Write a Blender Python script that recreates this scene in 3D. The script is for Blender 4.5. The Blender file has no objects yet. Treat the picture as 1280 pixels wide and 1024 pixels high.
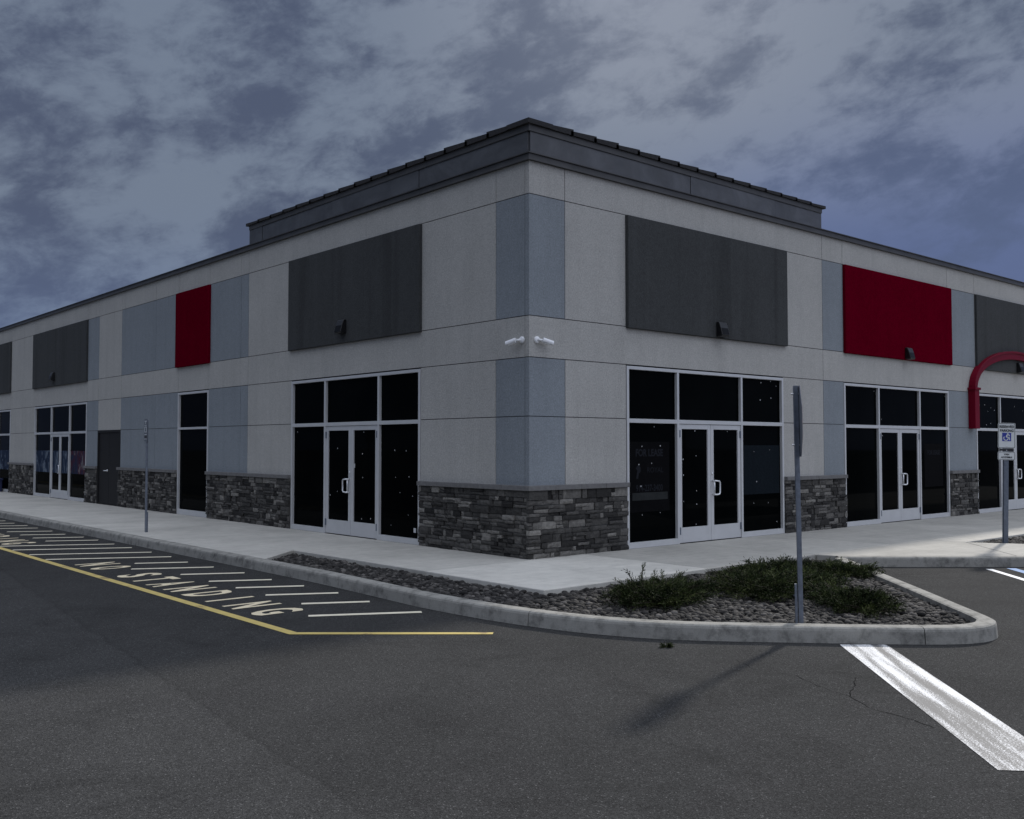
import bpy, bmesh, math, random
import numpy as np
from mathutils import Vector, Matrix

random.seed(7)
RNG = np.random.default_rng(11)
C = bpy.context.scene.collection
R = math.radians
ROAD = -0.15

# ------------------------------------------------------------------ materials
def new_mat(name):
    m = bpy.data.materials.new(name); m.use_nodes = True
    nt = m.node_tree
    return m, nt, nt.nodes['Principled BSDF']

def N(nt, t, **kw):
    n = nt.nodes.new(t)
    for k, v in kw.items():
        if k.startswith('i_'):
            key = k[2:]
            key = int(key) if key.isdigit() else key.replace('_', ' ')
            n.inputs[key].default_value = v
        else:
            setattr(n, k, v)
    return n

def coords(nt, scale=(1, 1, 1), rot=(0, 0, 0), loc=(0, 0, 0)):
    tc = N(nt, 'ShaderNodeTexCoord')
    mp = N(nt, 'ShaderNodeMapping')
    mp.inputs['Rotation'].default_value = rot
    nt.links.new(tc.outputs['Object'], mp.inputs['Vector'])
    m2 = N(nt, 'ShaderNodeMapping')
    m2.inputs['Scale'].default_value = scale
    m2.inputs['Location'].default_value = loc
    nt.links.new(mp.outputs[0], m2.inputs['Vector'])
    return m2.outputs[0]

def noise(nt, vec, scale, detail=4, rough=.55, dist=0):
    n = N(nt, 'ShaderNodeTexNoise')
    n.inputs['Scale'].default_value = scale
    n.inputs['Detail'].default_value = detail
    n.inputs['Roughness'].default_value = rough
    n.inputs['Distortion'].default_value = dist
    nt.links.new(vec, n.inputs['Vector'])
    return n.outputs['Fac']

def ramp(nt, fac, stops):
    r = N(nt, 'ShaderNodeValToRGB')
    el = r.color_ramp.elements
    while len(el) < len(stops): el.new(.5)
    for e, (p, c) in zip(el, stops):
        e.position = p
        e.color = (c, c, c, 1) if isinstance(c, (int, float)) else (*c, 1)
    nt.links.new(fac, r.inputs[0])
    return r.outputs[0]

def mul(nt, a, b, fac=1.0):
    m = N(nt, 'ShaderNodeMix', data_type='RGBA', blend_type='MULTIPLY')
    m.inputs[0].default_value = fac
    for v, i in ((a, 6), (b, 7)):
        if isinstance(v, tuple): m.inputs[i].default_value = (*v, 1)
        else: nt.links.new(v, m.inputs[i])
    return m.outputs[2]

def mix(nt, f, a, b):
    m = N(nt, 'ShaderNodeMix', data_type='RGBA')
    if isinstance(f, (int, float)): m.inputs[0].default_value = f
    else: nt.links.new(f, m.inputs[0])
    for v, i in ((a, 6), (b, 7)):
        if isinstance(v, tuple): m.inputs[i].default_value = (*v, 1)
        else: nt.links.new(v, m.inputs[i])
    return m.outputs[2]

def bump(nt, bs, h, strength=.3, dist=.01):
    b = N(nt, 'ShaderNodeBump')
    b.inputs['Strength'].default_value = strength
    b.inputs['Distance'].default_value = dist
    nt.links.new(h, b.inputs['Height'])
    nt.links.new(b.outputs[0], bs.inputs['Normal'])

def simple(name, col, rough=.6, metal=0., var=.12, vscale=6, bstr=0., bscale=80, spec=.5):
    m, nt, bs = new_mat(name)
    v = coords(nt)
    f = noise(nt, v, vscale, 5)
    c = mul(nt, tuple(col), ramp(nt, f, [(.25, 1 - var), (.75, 1 + var)]))
    nt.links.new(c, bs.inputs['Base Color'])
    bs.inputs['Roughness'].default_value = rough
    bs.inputs['Metallic'].default_value = metal
    bs.inputs['Specular IOR Level'].default_value = spec
    if bstr: bump(nt, bs, noise(nt, v, bscale, 3), bstr)
    return m

def stucco(name, col, streak=0.0, spec=.25):
    m, nt, bs = new_mat(name)
    v = coords(nt)
    c = mul(nt, tuple(col), ramp(nt, noise(nt, v, .9, 6, .6), [(.3, .94), (.7, 1.05)]))
    c = mul(nt, c, ramp(nt, noise(nt, v, 38, 3, .7), [(.3, .78), (.72, 1.22)]))
    c = mul(nt, c, ramp(nt, noise(nt, v, 9, 3, .7), [(.3, .94), (.72, 1.06)]))
    vs = coords(nt, (2.3, 2.3, .16))
    st = noise(nt, vs, 1.6, 5, .65)
    c = mul(nt, c, ramp(nt, st, [(.30, .93), (.48, 1.0), (.75, 1.04)]))
    if streak:
        vs2 = coords(nt, (1.5, 1.5, .05), loc=(3.1, 1.7, .4))
        s2 = noise(nt, vs2, 1.2, 4, .6)
        c = mul(nt, c, ramp(nt, s2, [(.36, 1 - streak), (.46, 1.0), (.58, 1.0), (.72, 1 + streak * .9)]))
    nt.links.new(c, bs.inputs['Base Color'])
    bs.inputs['Roughness'].default_value = .92
    bs.inputs['Specular IOR Level'].default_value = spec
    bump(nt, bs, noise(nt, v, 55, 4, .7), .55, .012)
    return m

M = {}
M['grey'] = stucco('stucco_grey', (.43, .418, .388))
M['blue'] = stucco('stucco_blue_grey', (.245, .268, .285))
M['groove'] = simple('joint_shadow', (.05, .05, .055), .95, var=.05)
M['char'] = stucco('stucco_charcoal', (.054, .056, .0555), streak=.20)
M['red'] = stucco('stucco_crimson', (.115, .0004, .0095), spec=.0)
M['archred'] = simple('crimson_metal', (.15, .0012, .014), .5, .0, .06, 3, spec=.1)
M['coping'] = simple('bronze_metal', (.052, .050, .048), .5, .1, .3, 3)
M['alu'] = simple('anodised_aluminium', (.57, .57, .565), .42, .2, .05, 4)
M['steel'] = simple('brushed_steel', (.8, .8, .8), .3, .6, .04)
M['sill'] = simple('cast_sill', (.155, .15, .145), .9, var=.2, vscale=14, bstr=.4)
M['mortar'] = simple('dark_mortar', (.035, .035, .035), .95, var=.2)
M['darkdoor'] = simple('dark_bronze_door_paint', (.017, .0165, .0165), .6, var=.08, spec=.15)
M['black'] = simple('black_plastic', (.018, .018, .02), .45, var=.1)
M['lampgrey'] = simple('lamp_bronze_paint', (.007, .007, .0075), .4, .0, .1, spec=.5)
M['lens'] = simple('dark_lens', (.006, .006, .007), .3, spec=.1)
M['camwhite'] = simple('white_camera_plastic', (.85, .85, .85), .35, var=.03)
M['roofblk'] = simple('roof_membrane', (.03, .03, .032), .9, var=.3)
M['shingle'] = simple('dark_shingle', (.022, .021, .022), .9, var=.35, vscale=20, bstr=.5, bscale=40)
M['signwhite'] = simple('reflective_white', (.62, .64, .63), .5, var=.08)
M['signblue'] = simple('sign_blue', (.02, .035, .28), .5, var=.05)
M['signred'] = simple('sign_red', (.45, .015, .02), .5, var=.05)
M['signblack'] = simple('sign_black', (.02, .022, .025), .6, var=.05)
M['signback'] = simple('sign_back_aluminium', (.16, .175, .20), .6, .2, .15, 8)
M['galv'] = simple('galvanised_post', (.17, .19, .225), .5, .3, .25, 18)
M['galvdark'] = simple('weathered_post', (.12, .14, .175), .55, .3, .25, 18)
M['dot'] = simple('white_sticker', (.55, .55, .55), .6, var=.02)
M['bin'] = simple('navy_plastic', (.012, .018, .06), .5, var=.1)
M['film'] = simple('dark_lease_film', (.0035, .0035, .004), .8, var=.2, spec=.05)
M['filmtext'] = simple('dim_lease_lettering', (.017, .018, .022), .8, var=.1, spec=.05)
M['filmbar'] = simple('grey_web_strip', (.027, .029, .029), .8, var=.2, spec=.05)
M['crackfill'] = simple('crack_shadow', (.008, .008, .008), 1., var=.1, spec=0.)
M['soil'] = simple('dark_soil', (.012, .011, .010), .95, var=.3)
M['twig'] = simple('juniper_wood', (.05, .035, .025), .9, var=.3)

# metal roof-screen cladding with waves and smudges
m, nt, bs = new_mat('slate_metal_cladding')
v = coords(nt)
c = mul(nt, (.080, .081, .084), ramp(nt, noise(nt, coords(nt, (1, 1, 1.6)), 1.1, 5, .65, .6), [(.3, .66), (.5, 1.), (.75, 1.55)]))
nt.links.new(c, bs.inputs['Base Color'])
bs.inputs['Roughness'].default_value = .42; bs.inputs['Metallic'].default_value = .25
bump(nt, bs, noise(nt, coords(nt, (1, 1, .4)), 2.2, 2, .4), .55, .05)
M['clad'] = m

# glass: dark tinted
m, nt, bs = new_mat('dark_tinted_glass')
v = coords(nt)
c = ramp(nt, noise(nt, v, .8, 3), [(.3, (.0010, .0016, .0018)), (.75, (.0028, .0034, .0036))])
nt.links.new(c, bs.inputs['Base Color'])
bs.inputs['Roughness'].default_value = .03
bs.inputs['IOR'].default_value = 1.05
bs.inputs['Specular IOR Level'].default_value = .5
M['glass'] = m

# stone veneer: per stone tone from an attribute
def attr_mat(name, dark, light, rough, nscale, bstr, bscale, hue=None, spec=.3):
    m, nt, bs = new_mat(name)
    a = N(nt, 'ShaderNodeAttribute', attribute_name='tone')
    v = coords(nt)
    stops = [(0., dark), (1., light)] if hue is None else [(0., dark), (.5, hue), (1., light)]
    c = ramp(nt, a.outputs['Fac'], stops)
    c = mul(nt, c, ramp(nt, noise(nt, v, nscale, 6, .65), [(.25, .62), (.75, 1.36)]))
    nt.links.new(c, bs.inputs['Base Color'])
    bs.inputs['Roughness'].default_value = rough
    bs.inputs['Specular IOR Level'].default_value = spec
    if bstr: bump(nt, bs, noise(nt, v, bscale, 5, .7), bstr, .02)
    return m
M['stone'] = attr_mat('ledge_stone', (.018, .017, .016), (.33, .31, .275), .95, 18, 1., 45, (.105, .099, .090))
M['pebble'] = attr_mat('river_rock', (.012, .011, .010), (.155, .142, .128), .85, 26, .5, 60, (.034, .031, .028))
M['leaf'] = attr_mat('juniper_needles', (.008, .012, .005), (.088, .104, .034), .8, 8, 0, 1, (.030, .042, .014), spec=.1)

# asphalt
m, nt, bs = new_mat('asphalt')
v = coords(nt)
vo = N(nt, 'ShaderNodeTexVoronoi', i_Scale=150.)
nt.links.new(v, vo.inputs['Vector'])
sep = N(nt, 'ShaderNodeSeparateColor'); nt.links.new(vo.outputs['Color'], sep.inputs[0])
agg = ramp(nt, sep.outputs[0], [(0., .55), (.45, .88), (.85, 1.15), (.97, 1.4), (1., 3.0)])
c = mul(nt, (.0475, .047, .0455), agg)
c = mul(nt, c, ramp(nt, noise(nt, v, 42, 4, .75), [(.3, .74), (.7, 1.27)]))
c = mul(nt, c, ramp(nt, noise(nt, v, .55, 6, .62), [(.28, .80), (.5, 1.0), (.75, 1.14)]))
c = mul(nt, c, ramp(nt, noise(nt, coords(nt, (1, .3, 1), (0, 0, R(44))), 2.3, 5, .7), [(.3, .93), (.7, 1.06)]))
# paving seam: two lanes laid at different times
sx = N(nt, 'ShaderNodeSeparateXYZ'); nt.links.new(v, sx.inputs[0])
ly = N(nt, 'ShaderNodeMath', operation='MULTIPLY_ADD'); nt.links.new(sx.outputs[1], ly.inputs[0])
ly.inputs[1].default_value = -.105; nt.links.new(sx.outputs[0], ly.inputs[2])
jn = N(nt, 'ShaderNodeMath', operation='MULTIPLY_ADD'); nt.links.new(noise(nt, v, 3, 4), jn.inputs[0])
jn.inputs[1].default_value = .16; nt.links.new(ly.outputs[0], jn.inputs[2])
mr = N(nt, 'ShaderNodeMapRange'); nt.links.new(jn.outputs[0], mr.inputs[0])
mr.inputs[1].default_value = -6.62; mr.inputs[2].default_value = -6.50
lane = ramp(nt, mr.outputs[0], [(0., 1.10), (.45, 1.05), (.6, .86), (1., .96)])
c = mul(nt, c, lane)
st_ = noise(nt, coords(nt, (1, 1, 1), (0, 0, R(20)), (4.2, 1.1, 0)), .8, 7, .7, .8)
c = mul(nt, c, ramp(nt, st_, [(.30, .74), (.40, .90), (.46, 1.), (.66, 1.), (.78, 1.12)]))
nt.links.new(c, bs.inputs['Base Color'])
bs.inputs['Roughness'].default_value = 1.
bs.inputs['Specular IOR Level'].default_value = .08
bump(nt, bs, vo.outputs['Distance'], .5, .006)
M['asphalt'] = m

def concrete(name, col, stain, slabs=False):
    m, nt, bs = new_mat(name)
    v = coords(nt)
    c = mul(nt, col, ramp(nt, noise(nt, v, .8, 7, .62), [(.25, .80), (.5, 1.), (.75, 1.13)]))
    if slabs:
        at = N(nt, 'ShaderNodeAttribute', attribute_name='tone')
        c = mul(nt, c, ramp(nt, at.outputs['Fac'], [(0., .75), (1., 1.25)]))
    c = mul(nt, c, ramp(nt, noise(nt, v, 5.5, 6, .7), [(.30, 1 - stain), (.52, 1.), (.8, 1.08)]))
    c = mul(nt, c, ramp(nt, noise(nt, v, 90, 3, .7), [(.3, .90), (.7, 1.10)]))
    c = mul(nt, c, ramp(nt, noise(nt, coords(nt, (.25, 4, 1)), 2.2, 4, .6), [(.3, .94), (.7, 1.05)]))
    nt.links.new(c, bs.inputs['Base Color'])
    bs.inputs['Roughness'].default_value = .9
    bs.inputs['Specular IOR Level'].default_value = .3
    bump(nt, bs, noise(nt, v, 70, 4, .7), .25, .008)
    return m
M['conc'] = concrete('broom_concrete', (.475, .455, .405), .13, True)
M['curb'] = concrete('curb_concrete', (.285, .275, .245), .60)
M['concdark'] = simple('joint_filler', (.035, .035, .033), .95, var=.2)

# paints with wear
def paint(name, col, rot, scale, thr, under=(.055, .055, .056), speck=.35):
    m, nt, bs = new_mat(name)
    v = coords(nt, scale, (0, 0, rot))
    f = noise(nt, v, 1., 5, .6)
    g = noise(nt, coords(nt), 95, 3, .8)
    a = N(nt, 'ShaderNodeMath', operation='MULTIPLY_ADD')
    nt.links.new(g, a.inputs[0]); a.inputs[1].default_value = speck; nt.links.new(f, a.inputs[2])
    a2 = N(nt, 'ShaderNodeMath', operation='MULTIPLY'); nt.links.new(a.outputs[0], a2.inputs[0]); a2.inputs[1].default_value = .5
    w = ramp(nt, a2.outputs[0], [(thr * .5, 0.), (thr * .5 + .04, 1.)])
    cc = mul(nt, col, ramp(nt, noise(nt, coords(nt), 7, 4), [(.3, .88), (.7, 1.06)]))
    c = mix(nt, w, under, cc)
    nt.links.new(c, bs.inputs['Base Color'])
    bs.inputs['Roughness'].default_value = .7
    return m
M['wpaint'] = paint('worn_white_paint', (.74, .74, .73), R(45.6), (8., .45, 1), .955, under=(.10, .10, .10), speck=.95)
M['hpaint'] = paint('hatch_paint', (.76, .69, .53), R(30), (2, 2, 1), .36)
M['lpaint'] = paint('lettering_paint', (.76, .65, .44), R(30), (3, 3, 1), .40)
M['ypaint'] = paint('yellow_paint', (.56, .43, .13), R(0), (3, 3, 1), .50, under=(.28, .20, .08))
M['apaint'] = paint('white_bay_paint', (.8, .8, .8), R(0), (2, 2, 1), .33)
M['bpaint'] = paint('blue_bay_paint', (.05, .18, .42), R(0), (2, 2, 1), .36)

# abstract sports-banner film
def banner(name, cols, seed):
    m, nt, bs = new_mat(name)
    v = coords(nt, (1, 1, .55), loc=(seed, seed * .7, 0))
    f = noise(nt, v, 3.2, 3, .55, 1.2)
    c = ramp(nt, f, cols)
    nt.links.new(c, bs.inputs['Base Color'])
    bs.inputs['Roughness'].default_value = .7
    bs.inputs['Specular IOR Level'].default_value = .1
    return m
M['ban_blue'] = banner('blue_banner_print', [(.30, (.004, .006, .012)), (.42, (.010, .020, .045)), (.54, (.018, .032, .065)), (.60, (.15, .18, .22)), (.68, (.03, .05, .085)), (.75, (.01, .012, .02))], 2.)
M['ban_red'] = banner('red_banner_print', [(.30, (.01, .012, .02)), (.42, (.015, .025, .06)), (.54, (.055, .005, .012)), (.60, (.15, .14, .15)), (.67, (.012, .022, .045)), (.76, (.012, .012, .015))], 5.)

# ------------------------------------------------------------------ mesh helper
class MB:
    def __init__(s): s.v = []; s.f = []; s.m = []; s.a = []
    def add(s, verts, faces, mi=0, tone=0.):
        o = len(s.v); s.v += [tuple(p) for p in verts]
        for f in faces: s.f.append(tuple(i + o for i in f)); s.m.append(mi); s.a.append(tone)
    def box(s, a, b, mi=0, T=None, tone=0.):
        (x0, y0, z0), (x1, y1, z1) = a, b
        vs = [(x0, y0, z0), (x1, y0, z0), (x1, y1, z0), (x0, y1, z0), (x0, y0, z1), (x1, y0, z1), (x1, y1, z1), (x0, y1, z1)]
        if T: vs = [T(*p) for p in vs]
        s.add(vs, [(0, 3, 2, 1), (4, 5, 6, 7), (0, 1, 5, 4), (1, 2, 6, 5), (2, 3, 7, 6), (3, 0, 4, 7)], mi, tone)
    def prism(s, poly, z0, z1, mi=0, T=None):
        n = len(poly)
        vs = [(p[0], p[1], z0) for p in poly] + [(p[0], p[1], z1) for p in poly]
        if T: vs = [T(*p) for p in vs]
        s.add(vs, [tuple(range(n - 1, -1, -1)), tuple(range(n, 2 * n))] + [(i, (i + 1) % n, n + (i + 1) % n, n + i) for i in range(n)], mi)
    def tube(s, pts, r, n=8, mi=0, caps=True):
        rings = []
        pts = [Vector(p) for p in pts]
        for i, p in enumerate(pts):
            t = (pts[min(i + 1, len(pts) - 1)] - pts[max(i - 1, 0)]).normalized()
            a = t.orthogonal().normalized() if i == 0 else (pa - t * pa.dot(t)).normalized()
            pa = a; b = t.cross(a)
            rr = r[i] if isinstance(r, (list, tuple)) else r
            rings.append([p + (a * math.cos(k * 2 * math.pi / n) + b * math.sin(k * 2 * math.pi / n)) * rr for k in range(n)])
        vs = [p for ring in rings for p in ring]
        fs = [(i * n + k, i * n + (k + 1) % n, (i + 1) * n + (k + 1) % n, (i + 1) * n + k) for i in range(len(pts) - 1) for k in range(n)]
        if caps: fs += [tuple(range(n - 1, -1, -1)), tuple(range((len(pts) - 1) * n, len(pts) * n))]
        s.add(vs, fs, mi)
    def build(s, name, mats, parent=None, recalc=True, bevel=0, smooth=False, tone=False):
        me = bpy.data.meshes.new(name)
        me.from_pydata(s.v, [], s.f)
        for mt in (mats if isinstance(mats, (list, tuple)) else [mats]): me.materials.append(mt)
        me.polygons.foreach_set('material_index', s.m)
        if smooth: me.polygons.foreach_set('use_smooth', [True] * len(s.f))
        if tone:
            at = me.attributes.new('tone', 'FLOAT', 'FACE'); at.data.foreach_set('value', s.a)
        if recalc:
            bm = bmesh.new(); bm.from_mesh(me); bmesh.ops.recalc_face_normals(bm, faces=bm.faces); bm.to_mesh(me); bm.free()
        me.update()
        o = bpy.data.objects.new(name, me); C.objects.link(o)
        if parent: o.parent = parent
        if bevel:
            b = o.modifiers.new('bevel', 'BEVEL'); b.width = bevel; b.segments = 2; b.limit_method = 'ANGLE'
        return o

def thing(name, label, cat, loc=(0, 0, 0), rz=0, group=None):
    o = bpy.data.objects.new(name, None); C.objects.link(o)
    o.location = loc; o.rotation_euler = (0, 0, rz); o.empty_display_size = .2
    return tag(o, label, cat, group)
def tag(o, label, cat, group=None):
    o['label'] = label; o['category'] = cat
    if group: o['group'] = group
    return o
def struct(o, kind='structure'):
    o['kind'] = kind; return o

def text_mb(s, size, T, mb, mi=0, align='CENTER', sx=1., thick=0., offset=0.):
    """text laid out in (u, w) and handed to T(u, w, t); t is the thickness axis"""
    cu = bpy.data.curves.new('txt', 'FONT'); cu.body = s; cu.size = size; cu.align_x = align
    cu.offset = offset; cu.resolution_u = 3
    if thick: cu.extrude = thick / 2
    o = bpy.data.objects.new('txt', cu); C.objects.link(o)
    bpy.context.view_layer.update()
    me = bpy.data.meshes.new_from_object(o.evaluated_get(bpy.context.evaluated_depsgraph_get()))
    vs = [(v.co.x * sx, v.co.y, v.co.z) for v in me.vertices]
    fs = [tuple(p.vertices) for p in me.polygons]
    bpy.data.objects.remove(o); bpy.data.meshes.remove(me); bpy.data.curves.remove(cu)
    mb.add([T(*p) for p in vs], fs, mi)
    return vs

TR = lambda u, d, z: (u, -d, z)          # right facade: u along +X, d outwards
TL = lambda u, d, z: (-d, u, z)          # left facade: u along +Y, d outwards

# ------------------------------------------------------------------ building
bld = thing('commercial_building', 'low grey and blue-grey retail building with stone base, crimson accents and empty storefronts', 'building', (0, 0, 0))

ZS, Z4, Z3, Z2, Z1, ZC = 1.115, 2.187, 3.10, 3.743, 5.638, 6.15
ROWS = [(ZS, Z4), (Z4, Z3), (Z3, Z2), (Z2, Z1), (Z1, ZC)]
# columns: u0, u1, colours per row (None = opening)
g, b = 0, 1
RC = [(0, .77, (b, b, g, b, g)), (.77, 2.20, (g, g, g, g, g)), (2.20, 6.82, (None, None, g, g, g)), (6.82, 8.29, (g, g, g, g, g)),
      (8.29, 9.09, (b, b, g, b, g)), (9.09, 13.95, (None, None, g, b, g)), (13.95, 15.47, (b, b, g, b, g)),
      (15.47, 20.35, (None, None, g, g, g)), (20.35, 21.6, (b, b, g, b, g)), (21.6, 26.5, (g, g, g, g, g)), (26.5, 33, (b, b, g, b, g))]
LC = [(.1, .79, (b, b, g, b, g)), (.79, 2.83, (g, g, g, g, g)), (2.83, 7.44, (None, None, g, g, g)), (7.44, 9.46, (g, g, g, g, g)),
      (9.46, 9.83, (b, b, g, b, g)), (9.83, 11.53, (b, b, g, b, g)), (11.53, 13.36, (None, None, g, b, g)), (13.36, 14.88, (b, b, g, b, g)),
      (14.88, 17.42, (b, b, g, b, g)), (17.42, 19.31, ('door', g, g, g, g)), (19.31, 20.33, (b, b, g, b, g)), (20.33, 25.8, (None, None, g, g, g)),
      (25.8, 28.87, (g, g, g, g, g)), (28.87, 34.2, (None, None, g, g, g)), (34.2, 37, (b, b, g, b, g)), (37, 42, (g, g, g, g, g)), (42, 47, (b, b, g, b, g))]
NOVERT_R3 = {.77, .79, 9.09, 9.83, 13.95, 14.88, 15.47}
def facade(cols, T, u_first):
    mb = MB(); G = .0065
    for ci, (u0, u1, cs) in enumerate(cols):
        for ri, ((z0, z1), c) in enumerate(zip(ROWS, cs)):
            if c is None or c == 'door': continue
            first = ci == 0
            a = u0 if first else u0 + G
            e = u1 - G
            if ri == 2 and u0 in NOVERT_R3: a = u0
            if ri == 2 and u1 in NOVERT_R3: e = u1
            if ri in (2, 4) and u0 in (2.20, 2.83, 6.82, 7.44): a = u0
            if ri in (2, 4) and u1 in (2.20, 2.83, 6.82, 7.44): e = u1
            zt = z1 if ri == 4 else z1 - G
            mb.box((a, -.09, z0 + (0 if ri == 0 else G)), (e, 0, zt), c, T)
            a2 = u0 + (.012 if first else 0)
            mb.box((a2, -.3, z0), (u1, -.011, z1 - (.001 if ri == 4 else 0)), 2, T)
        if cs[0] not in (None, 'door'):
            mb.box((u0 + (.012 if ci == 0 else 0), -.3, 0), (u1, -.013, ZS), 2, T)
        if cs[0] == 'door':
            pass
    return mb
facade(RC, TR, 0).build('wall', [M['grey'], M['blue'], M['groove']], bld)['label'] = 'long stucco wall right of the corner with two charcoal panels and one red panel'
facade(LC, TL, 0).build('wall', [M['grey'], M['blue'], M['groove']], bld)['label'] = 'long shaded stucco wall left of the corner'

# body behind the facades
mb = MB(); mb.box((.32, .32, 0), (32.9, 46.9, 5.9)); mb.build('roof', M['roofblk'], bld)

# coping
mb = MB()
mb.prism([(-.055, -.055), (33, -.055), (33, .25), (.25, .25), (.25, 47), (-.055, 47)], ZC + .0, ZC + .035)
mb.prism([(-.035, -.035), (33, -.035), (33, .25), (.25, .25), (.25, 47), (-.035, 47)], ZC + .035, ZC + .105)
mb.prism([(-.06, -.06), (33, -.06), (33, .25), (.25, .25), (.25, 47), (-.06, 47)], ZC + .105, ZC + .123)
mb.build('coping', M['coping'], bld)

# roof screen tower at the corner
TX, TY = 8.24, 9.38
mb = MB()
zf0, zf1 = ZC + .126, 6.60
def seg_run(T, length, cuts):
    u = [0] + cuts + [length]
    for i, (a, e) in enumerate(zip(u, u[1:])):
        a2 = a + (.0 if i == 0 else .012)
        j = .006 * (i % 2)
        mb.box((a2, -.2, zf0), (e, .03 + j, zf1), 0, T)
    mb.box((0.01, -.2, zf0), (length - .01, .015, zf1), 1, T)
seg_run(TR, TX, [3.9, 6.55])
seg_run(lambda u, d, z: TL(u, d, z), TY, [2.85, 5.83, 8.76])
scr = mb.build('roof_screen', [M['clad'], M['groove']], bld)
mb = MB()
mb.prism([(-.05, -.05), (TX, -.05), (TX, .3), (.3, .3), (.3, TY), (-.05, TY)], zf1, 6.715, 0)
mb.build('fascia', M['coping'], scr)
mb = MB(); mb.prism([(.2, .2), (TX, .2), (TX, TY), (.2, TY)], 6.2, 6.69); mb.build('deck', M['roofblk'], scr)
mb = MB()
def caps(T, length, n):
    st = length / n
    for k in range(n):
        u0 = .30 + (length - .30 + .03) * k / n; u1 = .30 + (length - .30 + .03) * (k + 1) / n + .06
        base = 6.725 + .012 * (1 - k / n)
        th = .03 + .03 * (1 - k / n)
        # butt end (far from the corner) stands proud of the next piece
        jz = random.uniform(-.003, .003); tl = .018 + .014 * (1 - k / n)
        pts = [(u0, -.28, 6.70), (u1, -.28, 6.70), (u1, .085, 6.70), (u0, .085, 6.70),
               (u0, -.28, base + th + jz + .03), (u1, -.28, base + th + tl + jz + .03), (u1, .085, base + th * .5 + tl + jz), (u0, .085, base + th * .5 + jz)]
        mb.add([T(*p) for p in pts], [(0, 3, 2, 1), (4, 5, 6, 7), (0, 1, 5, 4), (1, 2, 6, 5), (2, 3, 7, 6), (3, 0, 4, 7)])
caps(TR, TX, 15); caps(TL, TY, 16)
mb.prism([(-.10, -.10), (.42, -.10), (.36, .3), (.3, .36), (-.10, .42)], 6.701, 6.775)
mb.add([(-.10, -.10, 6.776), (.42, -.10, 6.776), (.36, .34, 6.776), (-.10, .42, 6.776), (.16, .16, 6.86)], [(0, 1, 4), (1, 2, 4), (2, 3, 4), (3, 0, 4), (3, 2, 1, 0)])
mb.build('ridge_cap', M['shingle'], scr)

# raised sign panels
def sign_panel(T, u0, u1, z0, z1, mat, label):
    mb = MB(); mb.box((u0, -.02, z0), (u1, .065, z1), 0, T)
    o = mb.build('sign_panel', mat, bld, bevel=.012); o['label'] = label
sign_panel(TL, 2.80, 7.51, 3.725, 5.632, M['char'], 'wide charcoal panel on the shaded wall nearest the corner')
sign_panel(TL, 11.46, 13.45, 3.725, 5.632, M['red'], 'narrow crimson panel above the single tall window')
sign_panel(TL, 20.30, 25.95, 3.715, 5.632, M['char'], 'charcoal panel above the storefront with banners')
sign_panel(TL, 28.86, 34.2, 3.715, 5.632, M['char'], 'charcoal panel at the far left')
sign_panel(TR, 2.20, 6.92, 3.715, 5.632, M['char'], 'wide charcoal panel on the brighter wall nearest the corner')
sign_panel(TR, 9.10, 14.08, 3.72, 5.632, M['red'], 'wide crimson panel between two charcoal panels')
sign_panel(TR, 15.48, 20.40, 3.70, 5.632, M['char'], 'charcoal panel above the crimson arch')

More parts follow.
